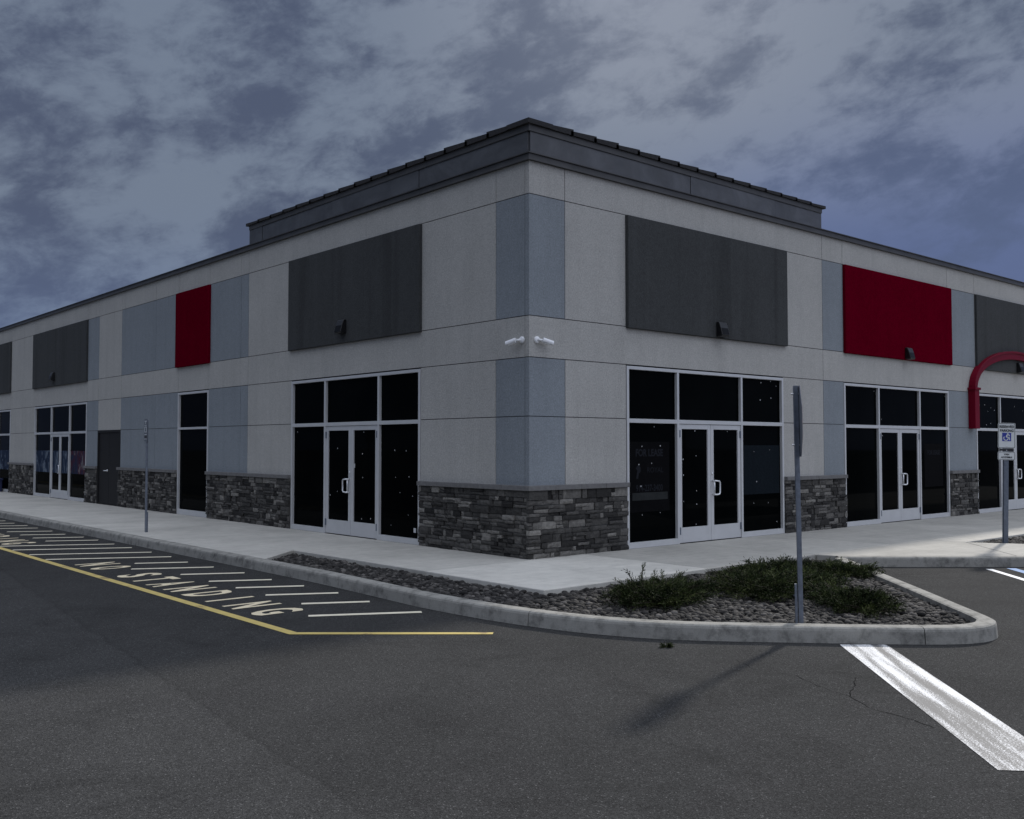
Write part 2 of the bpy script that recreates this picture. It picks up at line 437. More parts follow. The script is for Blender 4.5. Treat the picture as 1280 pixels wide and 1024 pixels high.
# stone bases
def stone_run(T, u0, u1, corner=False):
    mb = MB()
    mb.box((u0 + (0 if not corner else .0), -.02, .0), (u1, .018, 1.04), 1, T)
    z = 0.
    row = 0
    while z < 1.035:
        h = random.choice([.055, .065, .08, .095, .12])
        if z + h > .99: h = 1.04 - z
        u = u0 - (.05 if corner else 0)
        prev = False
        while u < u1 - .02:
            w = random.choice([.08, .10, .13, .16, .19, .22, .27, .34]) * random.uniform(.85, 1.15)
            if u + w > u1 - .09: w = u1 - u
            split = h > .09 and random.random() < .4
            for (za, zb) in ([(z, z + h * .5), (z + h * .5, z + h)] if split else [(z, z + h)]):
                d = random.uniform(.030, .070)
                if T is TL and u < .2: d = random.uniform(.03, .05)
                gp = .004
                t = random.random()
                tone = .02 + .3 * t if random.random() < .40 else .3 + .5 * t ** 1.3
                tone = max(0, min(1, tone + (.12 if corner and u < u0 else 0)))
                nu, nz = max(2, int(w / .07)), 2
                us = [u + gp + (w - 2 * gp) * i / nu for i in range(nu + 1)]
                zs = [za + gp + (zb - za - 2 * gp) * j / nz for j in range(nz + 1)]
                vs = []
                for j, zz in enumerate(zs):
                    for i, uu in enumerate(us):
                        edge = i in (0, nu) or j in (0, nz)
                        vs.append((uu + random.uniform(-.004, .004), d - (.009 if edge else 0) + random.uniform(-.006, .006), zz + random.uniform(-.003, .003)))
                nf = len(vs)
                fs = [(j * (nu + 1) + i, j * (nu + 1) + i + 1, (j + 1) * (nu + 1) + i + 1, (j + 1) * (nu + 1) + i) for j in range(nz) for i in range(nu)]
                ring = [i for i in range(nu + 1)] + [(j * (nu + 1) + nu) for j in range(1, nz + 1)] + [nz * (nu + 1) + i for i in range(nu - 1, -1, -1)] + [j * (nu + 1) for j in range(nz - 1, 0, -1)]
                base = [(vs[i][0], -.015, vs[i][2]) for i in ring]
                vs += base
                for k in range(len(ring)):
                    k2 = (k + 1) % len(ring)
                    fs.append((ring[k2], ring[k], nf + k, nf + k2))
                mb.add([T(*p) for p in vs], fs, 0, tone)
            u += w
        z += h
    o = mb.build('stone_base', [M['stone'], M['mortar']], bld, tone=True)
    s = MB(); e0 = u0 - (.085 if corner else 0); n = max(1, round((u1 - e0) / .55))
    for k in range(n):
        a, e = e0 + (u1 - e0) * k / n, e0 + (u1 - e0) * (k + 1) / n
        if T is TL and k == 0 and u0 == 0: a = -.0
        s.box((a + (.002 if k else 0), -.008, 1.042), (e - .002, .083 + random.uniform(-.002, .002), ZS + .004), 0, T)
    s.build('sill', M['sill'], o, bevel=.006)
for a, e, cn in [(0, 2.20, True), (6.82, 9.09, False), (13.95, 15.47, False), (20.35, 33, False)]: stone_run(TR, a, e, cn)
for a, e in [(0.0, 2.83), (7.44, 11.53), (13.36, 17.5), (19.31, 20.33), (25.8, 28.87), (34.2, 47)]: stone_run(TL, a, e)

# storefronts
def dots_in(mb, T, dots, u0, u1, z0, z1, d):
    for (u, z) in dots:
        if u0 < u < u1 and z0 < z < z1:
            r = .0105 * random.uniform(.6, 1.25)
            mb.add([T(u + r * math.cos(k * math.pi / 3), d + .004, z + r * 1.2 * math.sin(k * math.pi / 3)) for k in range(6)], [tuple(range(6))], 1)
def pane(T, u0, u1, z0, z1, d, par, dots, tilt=0):
    mb = MB(); mb.box((u0 - .01, d - .02, z0 - .01), (u1 + .01, d, z1 + .01), 0, T)
    dots_in(mb, T, dots, u0, u1, z0, z1, d)
    return mb.build('pane', [M['glass'], M['dot']], par)
def storefront(T, us, dots, hand, label):
    u0, u1, u2, u3 = us; zt0, zt1 = 2.12, 2.19; top = 3.08; w = .055; fd = .012
    mb = MB()
    D0 = -.10
    def bx(a, e, z0, z1, dd=fd): mb.box((a, D0, z0), (e, dd, z1), 0, T)
    bx(u0, u0 + w, 0, top); bx(u3 - w, u3, 0, top)                       # jambs
    bx(u1 - w / 2, u1 + w / 2, 0, top - w); bx(u2 - w / 2, u2 + w / 2, 0, top - w)
    bx(u0 + w, u3 - w, top - w, top)                                      # head
    bx(u0 + w, u1 - w / 2, zt0, zt1, fd - .002); bx(u1 + w / 2, u2 - w / 2, zt0, zt1, fd - .002); bx(u2 + w / 2, u3 - w, zt0, zt1, fd - .002)
    bx(u0 + w, u1 - w / 2, 0, .10, fd - .002); bx(u2 + w / 2, u3 - w, 0, .10, fd - .002)
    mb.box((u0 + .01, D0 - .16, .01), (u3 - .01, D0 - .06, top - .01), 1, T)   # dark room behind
    fr = mb.build('storefront', [M['alu'], M['lens']], bld, bevel=.004)
    fr['label'] = label
    h = w / 2
    for a, e in ((u0 + w, u1 - h), (u1 + h, u2 - h), (u2 + h, u3 - w)): pane(T, a, e, zt1, top - w, -.045, fr, dots)
    for a, e in ((u0 + w, u1 - h), (u2 + h, u3 - w)): pane(T, a, e, .10, zt0, -.045, fr, dots)
    # double doors
    mid = (u1 + u2) / 2
    for k, (a, e) in enumerate(((u1 + h + .004, mid - .004), (mid + .004, u2 - h - .004))):
        mb = MB(); s = .085; dz0, dz1, dd0, dd1 = .012, zt0 - .006, -.055, -.006
        mb.box((a, dd0, dz0), (a + s, dd1, dz1), 0, T); mb.box((e - s, dd0, dz0), (e, dd1, dz1), 0, T)
        mb.box((a + s, dd0, dz1 - s), (e - s, dd1, dz1), 0, T); mb.box((a + s, dd0, dz0), (e - s, dd1, .28), 0, T)
        outer = a if k == 0 else e - .03
        for hz in (.16, 1.88): mb.box((outer, dd1 - .002, hz), (outer + .03, dd1 + .018, hz + .13), 1, T)
        dr = mb.build('door', [M['alu'], M['galvdark']], bld, bevel=.003)
        pane(T, a + s, e - s, .28, dz1 - s, -.03, dr, dots)
        if hand == k:
            mb = MB(); uh = (a + s * .45) if k == 1 else (e - s * .45); sg = 1 if k == 1 else -1
            P = lambda du, dd, z: T(uh + sg * du, dd, z)
            mb.tube([P(0, -.004, .84), P(0, .06, .84), P(.03, .072, .84), P(.10, .072, .845), P(.125, .072, .87), P(.125, .072, 1.06), P(.10, .072, 1.085), P(.03, .072, 1.09), P(0, .06, 1.09), P(0, -.004, 1.09)], .015, 8)
            mb.tube([P(0, .045, .84), P(0, .045, 1.09)], .012, 8)
            mb.tube([P(0, -.004, 1.22), P(0, .004, 1.22)], .022, 10)
            mb.build('handle', M['steel'], dr, smooth=True)
    return fr
DR1 = [(6.13, 2.96), (6.45, 3.0), (6.64, 2.91), (6.1, 2.62), (6.46, 2.67), (2.64, 1.72), (3.12, 1.73), (2.56, 1.41), (2.89, 1.43), (2.61, 1.04), (2.64, 0.55), (3.11, 0.57), (4.06, 2.0), (5.02, 2.0), (4.09, 1.55), (4.1, 0.92), (4.1, 0.68), (4.08, 0.32), (3.72, 1.49), (3.73, 1.21), (3.73, 0.74), (5.88, 1.62), (6.4, 1.65), (5.96, 1.04), (5.86, 0.63), (6.34, 0.62), (6.62, 0.24), (2.96, 2.06)]
DL1 = [(4.69, 1.99), (4.73, 1.58), (5.63, 1.68), (3.68, 1.65), (3.32, 1.64), (4.72, 1.13), (3.65, 1.16), (3.23, 1.18), (5.63, 0.84), (5.9, 0.76), (5.07, 0.77), (3.51, 0.89), (3.12, 0.84), (3.25, 0.5), (3.79, 0.29), (4.75, 0.35), (4.44, 0.37), (5.03, 1.35), (7.25, 2.02)]
DR2 = [(10.44, 2.95), (10.75, 2.33), (13.84, 2.95), (10.76, 1.96)]
DR3 = [(15.79, 2.79), (16.09, 2.8), (16.46, 2.73), (16.28, 2.63), (16.67, 2.67), (16.18, 2.28), (16.44, 2.32), (18.48, 2.7), (17.95, 2.8), (18.6, 1.6), (18.55, 1.1), (18.7, .8)]
storefront(TR, (2.21, 3.55, 5.43, 6.815), DR1, 1, 'storefront with faint lease poster in its left pane')
storefront(TR, (9.095, 10.56, 12.47, 13.945), DR2, 1, 'storefront below the wide crimson panel')
storefront(TR, (15.475, 16.93, 18.83, 20.345), DR3, 1, 'storefront under the crimson arch')
storefront(TL, (2.835, 4.15, 6.07, 7.435), DL1, 1, 'storefront nearest the corner on the shaded wall')
storefront(TL, (20.335, 22.0, 23.92, 25.795), [], 0, 'storefront with blue and red banners')
storefront(TL, (28.875, 30.6, 32.5, 34.195), [], 0, 'storefront at the far left edge')
# small white notices on the glass
def notice(T, u, z, w, h, name, label, d):
    mb = MB(); mb.box((u - w / 2, d, z - h / 2), (u + w / 2, d + .003, z + h / 2), 0, T)
    tag(mb.build(name, M['dot']), label, 'sticker')
notice(TL, 5.03, 1.35, .07, .08, 'door_sticker', 'small white square sticker on the glass door of the shaded wall', -.029)
notice(TL, 3.05, .24, .07, .08, 'window_sticker', 'small white square sticker low in the pane beside the stone corner', -.044)

# single tall window
mb = MB()
def wx(a, e, z0, z1, dd=.012): mb.box((a, -.10, z0), (e, dd, z1), 0, TL)
wx(11.535, 11.59, 0, 3.08); wx(13.30, 13.355, 0, 3.08); wx(11.59, 13.30, 3.025, 3.08, .010); wx(11.59, 13.30, 2.14, 2.195, .010); wx(11.59, 13.30, 0, .13, .010)
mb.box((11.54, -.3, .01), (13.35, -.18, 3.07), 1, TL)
win = mb.build('window', [M['alu'], M['lens']], bld, bevel=.004)
pane(TL, 11.59, 13.30, .13, 2.14, -.045, win, []); pane(TL, 11.59, 13.30, 2.195, 3.025, -.045, win, [])

# dark double service door
mid = 18.4
mb = MB()
for a, e in ((17.42, 17.50), (19.24, 19.31)): mb.box((a + .001, -.2, 0), (e, .012, Z4), 0, TL)
mb.box((17.5, -.2, 2.12), (19.24, .010, Z4), 0, TL)
mb.build('door_frame', M['darkdoor'], bld)
for k, (a, e) in enumerate(((17.503, mid - .004), (mid + .004, 19.237))):
    mb = MB(); mb.box((a, -.14, .012), (e, -.02, 2.117), 0, TL)
    dr = mb.build('door', M['darkdoor'], bld, bevel=.004); dr['label'] = 'plain dark door leaf without glass'
    if k == 1:
        mb = MB(); mb.tube([TL(mid + .10, -.02, 1.0), TL(mid + .10, .045, 1.0), TL(mid + .24, .05, 1.0)], .014, 8)
        mb.tube([TL(mid + .10, -.02, 1.0), TL(mid + .10, .0, 1.0)], .035, 12)
        mb.build('handle', M['steel'], dr, smooth=True)

# crimson arch on the right
mb = MB()
AD0, AD1 = .0, .17
ucen, ai, ao, zb = 17.78, 2.50, 2.72, 3.15
K = 36
def arch_pt(a, half, rise):
    return ucen + half * math.cos(a), zb + rise * (abs(math.sin(a)) ** .92)
prev = None
ring = []
for k in range(K + 1):
    a = math.pi - math.pi * k / K
    uo, zo = arch_pt(a, ao, 1.13); ui, zi = arch_pt(a, ai, .91)
    um, zm = arch_pt(a, ao - .06, 1.07)
    ring.append([(ui, AD0, zi), (ui, AD1 - .03, zi), (um, AD1 - .03, zm), (um, AD1, zm), (uo, AD1, zo), (uo, AD0, zo)])
vs = [TR(*p) for r_ in ring for p in r_]
n = 6
fs = [(k * n + i, k * n + (i + 1) % n, (k + 1) * n + (i + 1) % n, (k + 1) * n + i) for k in range(K) for i in range(n)] + [tuple(range(n)), tuple(range(K * n, K * n + n))]
mb.add(vs, fs)
for s in (-1, 1):
    uc = ucen + s * 2.62
    mb.box((uc - .125, AD0, 2.165), (uc + .125, AD1 + .01, 3.15), 0, TR)
    mb.box((uc - .16, AD0, 3.15), (uc + .16, AD1 + .04, 3.21), 0, TR)
mb.build('arch_canopy', M['archred'], bld, bevel=.008)

# ------------------------------------------------------------------ wall lights
def wall_light(T, u, z, label):
    o = thing('wall_light', label, 'wall light', T(u, .067, z), 0, 'wall lights along the facade')
    P = (lambda x, d, zz: TR(x, d, zz)) if T is TR else (lambda x, d, zz: TL(x, d, zz))
    w = .115; h = .27
    prof = [(0, 0), (.125, 0), (.14, .03), (.105, .16), (.07, .26), (.045, .272), (0, .272)]   # d, z
    mb = MB()
    n = len(prof)
    vs = [P(-w, d, zz) for d, zz in prof] + [P(w, d, zz) for d, zz in prof]
    mb.add(vs, [tuple(range(n)), tuple(range(2 * n - 1, n - 1, -1))] + [(i, (i + 1) % n, n + (i + 1) % n, n + i) for i in range(n)])
    mb.build('housing', M['lampgrey'], o, bevel=.012)
    mb = MB()   # dark lens let into the front slope, standing 3 mm proud
    q = [(.1382, .037), (.1070, .153)]
    nx, nz = .966, .26
    vs = []
    for sx in (-w + .022, w - .022):
        for d, zz in q: vs.append(P(sx, d + .004 * nx + .001, zz + .004 * nz))
    for sx in (-w + .022, w - .022):
        for d, zz in q: vs.append(P(sx, d - .01, zz - .004))
    mb.add(vs, [(0, 1, 3, 2), (4, 6, 7, 5), (0, 4, 5, 1), (2, 3, 7, 6), (0, 2, 6, 4), (1, 5, 7, 3)])
    mb.build('lens', M['lens'], o)
wall_light(TL, 5.30, 3.90, 'dark wedge wall light on the charcoal panel of the shaded wall, nearest the corner')
wall_light(TL, 23.5, 3.90, 'dark wedge wall light above the storefront with banners')
wall_light(TR, 4.70, 3.74, 'dark wedge wall light low on the charcoal panel right of the corner')
wall_light(TR, 11.78, 3.73, 'dark wedge wall light at the lower edge of the wide crimson panel')
wall_light(TR, 17.98, 3.72, 'dark wedge wall light under the crimson arch')

# ------------------------------------------------------------------ security cameras
def bullet_camera(T, u, z, label):
    o = thing('security_camera', label, 'camera', T(u, 0, z), 0, 'security cameras at the building corner')
    o.scale = (.64, .64, .64)
    P = lambda x, d, zz: T(x, d, zz)
    mb = MB(); mb.tube([P(0, 0, 0), P(0, .03, 0), P(0, .05, 0), P(0, .062, 0)], [.085, .085, .065, .02], 16); mb.build('mount', M['camwhite'], o, smooth=False)
    mb = MB(); mb.tube([P(0, .05, .0), P(.045, .085, -.005), P(.10, .11, -.015)], [.038, .030, .036], 10); mb.build('arm', M['camwhite'], o, smooth=True)
    mb = MB(); a0 = Vector(P(.10, .115, -.01)); a1 = Vector(P(.30, .20, -.075))
    mb.tube([a0, a0.lerp(a1, .06), a0.lerp(a1, .94), a1], [.042, .060, .060, .058], 14); bd = mb.build('camera_body', M['camwhite'], o, smooth=False)
    mb = MB(); ax = (a1 - a0).normalized()
    mb.tube([a1 - ax * .004, a1 + ax * .006], [.050, .050], 14); mb.build('lens', M['lens'], bd)
    # sunshield: a thin half sleeve over the body
    side = ax.cross(Vector((0, 0, 1))).normalized(); up = side.cross(ax)
    mb = MB(); vs = []
    for q in (a0 + ax * .0, a1 + ax * .045):
        for k in range(9):
            an = math.pi * (-.12 + 1.24 * k / 8)
            for rr in (.071, .066): vs.append(q + (side * math.cos(an) + up * math.sin(an)) * rr)
    fs = []
    for k in range(8):
        i = 2 * k; j = 18
        fs += [(i, i + 2, j + i + 2, j + i), (i + 1, j + i + 1, j + i + 3, i + 3), (i, i + 1, i + 3, i + 2), (j + i, j + i + 2, j + i + 3, j + i + 1)]
    fs += [(0, 18, 19, 1), (16, 17, 35, 34)]
    mb.add(vs, fs); mb.build('sunshield', M['camwhite'], o)
bullet_camera(TR, .155, 3.37, 'white bullet security camera on the brighter wall, right of the corner edge')
bullet_camera(TL, .155, 3.37, 'white bullet security camera on the shaded wall, left of the corner edge')

# ------------------------------------------------------------------ window posters
mb = MB(); mb.box((2.33, -.0435, .60), (3.36, -.0415, 1.80), 0, TR)
lp = tag(mb.build('lease_poster', M['film']), 'dark lease poster with dim lettering, left pane of storefront right of the corner', 'poster')
TT = lambda cu, cz: (lambda x, y, t: TR(cu + x, -.0395 + t, cz + y))
mb = MB(); text_mb('FOR LEASE', .17, TT(2.83, 1.555), mb, offset=.006, sx=.88); mb.build('headline', M['filmtext'], lp, recalc=False)
mb = MB(); text_mb('ROYAL', .13, TT(2.98, 1.27), mb, sx=1.05); mb.build('company_name', M['filmtext'], lp, recalc=False)
mb = MB(); text_mb('914-237-3400', .155, TT(2.83, .955), mb, offset=.004, sx=.80); mb.build('phone_number', M['filmtext'], lp, recalc=False)
mb = MB(); q = [(2.49, 1.17), (2.54, 1.17), (2.555, 1.26), (2.60, 1.29), (2.60, 1.36), (2.56, 1.40), (2.51, 1.39), (2.48, 1.34), (2.52, 1.31), (2.50, 1.25)]
mb.prism([(u_, z_) for u_, z_ in q], 0, .001, 0, lambda u_, z_, t_: TR(u_, -.0405 + t_, z_)); mb.build('logo', M['filmtext'], lp)
mb = MB(); mb.box((2.39, -.0412, .80), (3.31, -.0395, .93), 0, TR); mb.build('web_strip', M['filmbar'], lp)
mb = MB(); mb.box((5.50, -.0435, .80), (6.72, -.0415, 1.74), 0, TR)
M['film2'] = stucco('faded_blue_film', (.009, .013, .017), spec=.05)
tag(mb.build('window_poster', M['film2']), 'faded blue-grey poster low in the right pane of the storefront beside the stop sign post', 'poster')
mb = MB(); mb.box((13.95 - 1.2, -.0435, .75), (13.95 - .25, -.0415, 1.78), 0, TR)
lp2 = tag(mb.build('lease_poster', M['film']), 'dark lease poster in the right pane below the wide crimson panel', 'poster')
mb = MB(); text_mb('FOR LEASE', .15, lambda x, y, t: TR(13.22 + x, -.0395, 1.52 + y), mb, offset=.004, sx=.9)
mb.build('lettering', M['filmtext'], lp2, recalc=False)
for (a, e, d, mt, lab) in [(20.40, 21.96, -.0425, 'ban_red', 'red and navy printed banner nearest the dark double doors'),
                           (22.12, 22.86, -.0275, 'ban_blue', 'blue printed banner on the glass door leaf beside the red banner'),
                           (23.06, 23.80, -.0275, 'ban_blue', 'blue printed banner on the far glass door leaf'),
                           (23.97, 25.73, -.0425, 'ban_blue', 'wide blue and white printed banner beside the far stone pier'),
                           (28.94, 30.55, -.0425, 'ban_blue', 'blue printed banner in the storefront at the far left edge')]:
    mb = MB(); mb.box((a, d - .001, .84), (e, d + .001, 1.57), 0, TL)
    tag(mb.build('window_banner', M[mt]), lab, 'banner', 'printed banners in the far storefronts')

# low navy box at the far left
bx_ = thing('storage_bin', 'low navy box standing on the pavement at the far left storefront', 'bin', (-.25, 30.2, 0))
mb = MB(); mb.prism([(-.2, -.55), (.2, -.55), (.2, .55), (-.2, .55)], 0, .42); mb.build('body', M['bin'], bx_, bevel=.02)
mb = MB(); mb.prism([(-.23, -.58), (.23, -.58), (.23, .58), (-.23, .58)], .422, .50); mb.build('lid', M['bin'], bx_, bevel=.02)
mb = MB(); mb.box((-.2035, .0, .14), (-.2005, .30, .30)); mb.build('panel', M['dot'], bx_)

# ------------------------------------------------------------------ ground
mb = MB(); mb.add([(-400, -400, ROAD), (400, -400, ROAD), (400, 400, ROAD), (-400, 400, ROAD)], [(0, 1, 2, 3)])
road = struct(mb.build('road', M['asphalt'], recalc=False))

def mark(name, mb, mat):
    return struct(mb.build(name, mat, road, recalc=False))
ZM = ROAD + .004
def stripe(mb, a, e, w, z=ZM):
    a = Vector((*a, 0)); e = Vector((*e, 0)); d = (e - a).normalized(); nrm = Vector((-d.y, d.x, 0)) * w / 2
    mb.add([(p.x, p.y, z) for p in (a - nrm, e - nrm, e + nrm, a + nrm)], [(0, 1, 2, 3)])
mb = MB()
mb.add([(-5.30, -2.29, ZM), (-3.77, -3.62, ZM), (-3.70, -3.55, ZM), (-5.19, -2.245, ZM), (-5.19, 60, ZM), (-5.30, 60, ZM)], [(0, 1, 2, 3), (0, 3, 4, 5)])
mark('yellow_line', mb, M['ypaint'])
mb = MB()
ends = [-2.08, -1.06, -.2, .65, 1.5, 2.44, 3.4, 4.29, 5.23, 6.16, 7.17, 8.06, 9.07, 9.93, 10.88, 11.88, 12.96, 13.86, 14.84]
y = 15.8
while y < 40: ends.append(y); y += .93
for i, ye in enumerate(ends):
    xs = -5.17
    if ye < -2: xs = -4.62
    elif ye < 3.2 or 4 < ye < 4.5: xs = -4.26
    elif ye < 3.6: xs = -4.57
    elif 8.9 < ye < 15.2: xs = -4.22
    xe = -3.50 + random.uniform(-.06, .04) + (.0 if ye < 5 else .1)
    stripe(mb, (xs, ye + (xe - xs) * .56), (xe, ye), .108)
mark('hatching', mb, M['hpaint'])
mb = MB()
def letter(ch, yc, w, xb=-5.05, h=.62):
    t = MB(); vs = text_mb(ch, 1.0, lambda x, y, q: (x, y, 0), t, offset=.032)
    xs = [v_[0] for v_ in vs]; ys = [v_[1] for v_ in vs]
    x0, x1, y0, y1 = min(xs), max(xs), min(ys), max(ys)
    out = [(xb + (p[1] - y0) / (y1 - y0) * h, yc - ((p[0] - x0) / (x1 - x0) - .5) * w, ZM) for p in t.v]
    mb.add(out, t.f)
for off in (0, 10.4):
    for i, ch in enumerate('NO STANDING'):
        if ch == ' ': continue
        yc = 4.97 - .592 * i + off
        letter(ch, yc, .075 if ch == 'I' else .31)
mark('lettering', mb, M['lpaint'])
# white stop bar
mb = MB(); d = Vector((-.715, -.699, 0)); a = Vector((-1.63, -6.17, ZM)); e = Vector((-1.30, -6.46, ZM))
L_ = 3.62
mb.add([a, a + d * L_, e + d * (L_ + .05), e], [(0, 1, 2, 3)])
sb = mark('stop_line', mb, M['wpaint'])
mb = MB(); dd = Vector((-.71, -.70)); s0 = Vector((5.27, -4.62)); stripe(mb, s0, s0 + dd * 5.5, .10); mark('bay_line', mb, M['apaint'])
mb = MB(); s0 = Vector((5.62, -4.80)); stripe(mb, s0, s0 + dd * 1.6, .14); stripe(mb, s0 + Vector((.75, -.62)), s0 + Vector((.75, -.62)) + dd * 1.6, .14); mark('bay_line', mb, M['bpaint'])
# cracks
def crack(pts, w):
    mb = MB(); P = []
    for (x0, y0), (x1, y1) in zip(pts, pts[1:]):
        n = max(2, int(math.hypot(x1 - x0, y1 - y0) / .06))
        for k in range(n): P.append((x0 + (x1 - x0) * k / n + random.uniform(-.016, .016), y0 + (y1 - y0) * k / n + random.uniform(-.016, .016)))
    vs = []
    for i, (x, y) in enumerate(P):
        q = P[min(i + 1, len(P) - 1)]; p = P[max(i - 1, 0)]
        dx, dy = q[0] - p[0], q[1] - p[1]; l = math.hypot(dx, dy) or 1
        ww = w * random.uniform(.3, 1) * (1 - .6 * abs(i / len(P) - .5))
        vs += [(x - dy / l * ww, y + dx / l * ww, ROAD + .002), (x + dy / l * ww, y - dx / l * ww, ROAD + .002)]
    mb.add(vs, [(2 * i, 2 * i + 1, 2 * i + 3, 2 * i + 2) for i in range(len(P) - 1)])
    struct(mb.build('crack', M['crackfill'], road, recalc=False))
crack([(-2.72, -6.95), (-3.10, -7.14), (-3.34, -7.26), (-3.50, -7.50), (-3.56, -7.82), (-3.66, -8.12)], .0042)
crack([(-3.34, -7.26), (-3.2, -6.9), (-3.0, -6.55)], .003)
crack([(-2.9, -5.9), (-3.1, -6.25), (-3.05, -6.6)], .0025)
crack([(-1.2, -8.0), (-.2, -8.6), (1.0, -8.75)], .003)

# sidewalk slabs
mb = MB()
def slab(poly, gap=.0065, tone=None):
    cx = sum(p[0] for p in poly) / len(poly); cy = sum(p[1] for p in poly) / len(poly)
    # inset polygon edges
    n = len(poly); out = []
    for i in range(n):
        p0, p1, p2 = Vector(poly[i - 1]), Vector(poly[i]), Vector(poly[(i + 1) % n])
        d1 = (p1 - p0).normalized(); d2 = (p2 - p1).normalized()
        n1 = Vector((-d1.y, d1.x)); n2 = Vector((-d2.y, d2.x))
        k = gap / max(.3, 1 + n1.dot(n2)) 
        out.append(p1 + (n1 + n2) * k)
    o_ = len(mb.a); mb.prism([(p.x, p.y) for p in out], -.2, 0)
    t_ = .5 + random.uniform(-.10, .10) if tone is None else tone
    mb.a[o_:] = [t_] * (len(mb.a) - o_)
slab([(-2.99, 2.72), (-2.05, 3.57), (0, 3.57), (0, 5.1), (-2.99, 5.1)])
y = 5.1
while y < 46.5: slab([(-2.99, y), (0, y), (0, y + 1.53), (-2.99, y + 1.53)]); y += 1.53
slab([(-2.03, 1.7), (0, 1.7), (0, 3.57), (-2.05, 3.57)]); slab([(-2.03, -.1), (0, -.1), (0, 1.7), (-2.03, 1.7)])
slab([(-2.03, -2.5), (1.15, -2.5), (1.15, -.1), (-2.03, -.1)], tone=.95); slab([(0, -.1), (1.15, -.1), (1.15, 0), (0, 0)])  # corner slab paler: part of its open-sky brightness is put into the tone
x = 1.15
for x1 in (3.90, 6.3, 8.7, 11.1, 13.5, 15.9, 18.3, 20.7, 23.1, 25.5, 27.9, 30.3, 33):
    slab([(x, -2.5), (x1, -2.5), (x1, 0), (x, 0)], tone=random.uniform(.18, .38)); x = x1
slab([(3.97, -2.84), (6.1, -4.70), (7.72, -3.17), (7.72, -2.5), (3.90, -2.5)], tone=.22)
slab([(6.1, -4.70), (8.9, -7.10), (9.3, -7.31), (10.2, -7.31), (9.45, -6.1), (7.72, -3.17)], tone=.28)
slab([(7.72, -3.17), (14, -3.17), (14, -2.5), (7.72, -2.5)]); slab([(14, -7.31), (33, -7.31), (33, -2.5), (14, -2.5)])
slab([(10.2, -7.31), (14, -7.31), (14, -6.1), (9.45, -6.1)])
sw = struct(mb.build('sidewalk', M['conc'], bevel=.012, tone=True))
mb = MB()
mb.prism([(-2.95, 2.95), (-2.1, 3.7), (-1.98, 3.5), (-1.98, -2.45), (3.93, -2.45), (4.05, -2.85), (9.0, -7.15), (9.3, -6.1), (7.6, -3.2), (7.65, -3.0), (33, -2.9), (33, .3), (.3, .3), (.3, 46.5), (-2.95, 46.5)], -.3, -.010)
struct(mb.build('joint_filler', M['concdark'], sw))

# kerbs
def catmull(pts, step=.12):
    out = []
    P = [Vector((*p, 0)) for p in pts]
    P = [P[0] * 2 - P[1]] + P + [P[-1] * 2 - P[-2]]
    for i in range(1, len(P) - 2):
        n = max(1, int((P[i + 1] - P[i]).length / step))
        for k in range(n):
            t = k / n
            a, b_, c_, d_ = P[i - 1], P[i], P[i + 1], P[i + 2]
            out.append(.5 * ((2 * b_) + (c_ - a) * t + (2 * a - 5 * b_ + 4 * c_ - d_) * t * t + (3 * b_ - a - 3 * c_ + d_) * t ** 3))
    out.append(P[-2]); return out
KW = .20
PROF = [(0, -.22), (0.006, -.15), (.018, -.035), (.026, -.014), (.045, -.001), (.08, .004), (KW - .02, .004), (KW, -.006), (KW, -.22)]
def sweep(mb, path, prof, mi=0):
    n = len(prof); vs = []
    for i, p in enumerate(path):
        t = (path[min(i + 1, len(path) - 1)] - path[max(i - 1, 0)]).normalized(); nr = Vector((-t.y, t.x, 0))
        vs += [(p.x + nr.x * o, p.y + nr.y * o, z) for o, z in prof]
    mb.add(vs, [(i * n + k, i * n + k + 1, (i + 1) * n + k + 1, (i + 1) * n + k) for i in range(len(path) - 1) for k in range(n - 1)] + [tuple(range(n)), tuple(range((len(path) - 1) * n, len(path) * n))], mi)
def kerb(pts, joint_at):
    mb = MB(); path = catmull(pts)
    cum = [0.]
    for a, e in zip(path, path[1:]): cum.append(cum[-1] + (e - a).length)
    def at(s):
        for i in range(len(cum) - 1):
            if cum[i + 1] >= s: return path[i].lerp(path[i + 1], (s - cum[i]) / max(1e-6, cum[i + 1] - cum[i]))
        return path[-1]
    cuts = [0.]
    for j in joint_at(path, cum): cuts.append(j)
    cuts.append(cum[-1])
    for a, e in zip(cuts, cuts[1:]):
        ss = [a + .005] + [s for s in cum if a + .03 < s < e - .03] + [e - .005]
        sweep(mb, [at(s) for s in ss], PROF, 0)
    inner = [(o + (.012 if i < 4 else (-.012 if i > 6 else 0)), z - .012) for i, (o, z) in enumerate(PROF)]
    sweep(mb, path, inner, 1)
    return struct(mb.build('curb', [M['curb'], M['concdark']]))
OUT = [(-3.2, 47), (-3.2, 30), (-3.2, 15), (-3.2, 6), (-3.2, 3), (-3.21, 1), (-3.28, -.6), (-3.34, -1.8), (-3.28, -3.0), (-3.1, -3.95), (-2.84, -4.62), (-2.49, -5.15), (-1.83, -5.87), (-1.32, -6.40), (-.92, -6.78), (-.62, -6.98), (-.33, -7.04), (-.06, -6.98), (.14, -6.84), (.70, -6.28), (1.45, -5.53), (2.49, -4.47), (3.70, -3.24), (3.84, -3.09)]
def jt(path, cum):
    out = []
    targ = [Vector((-3.2, y, 0)) for y in (44, 41, 38, 35, 32, 29, 26, 23, 20, 17, 13.63, 11, 8.47, 5.75, 3.13, .2)] + [Vector((-3.22, -3.55, 0)), Vector((-1.05, -6.67, 0)), Vector((1.2, -5.78, 0))]
    for t in targ:
        i = min(range(len(path)), key=lambda k: (path[k] - t).length); out.append(cum[i])
    return out
kerb(OUT, jt)
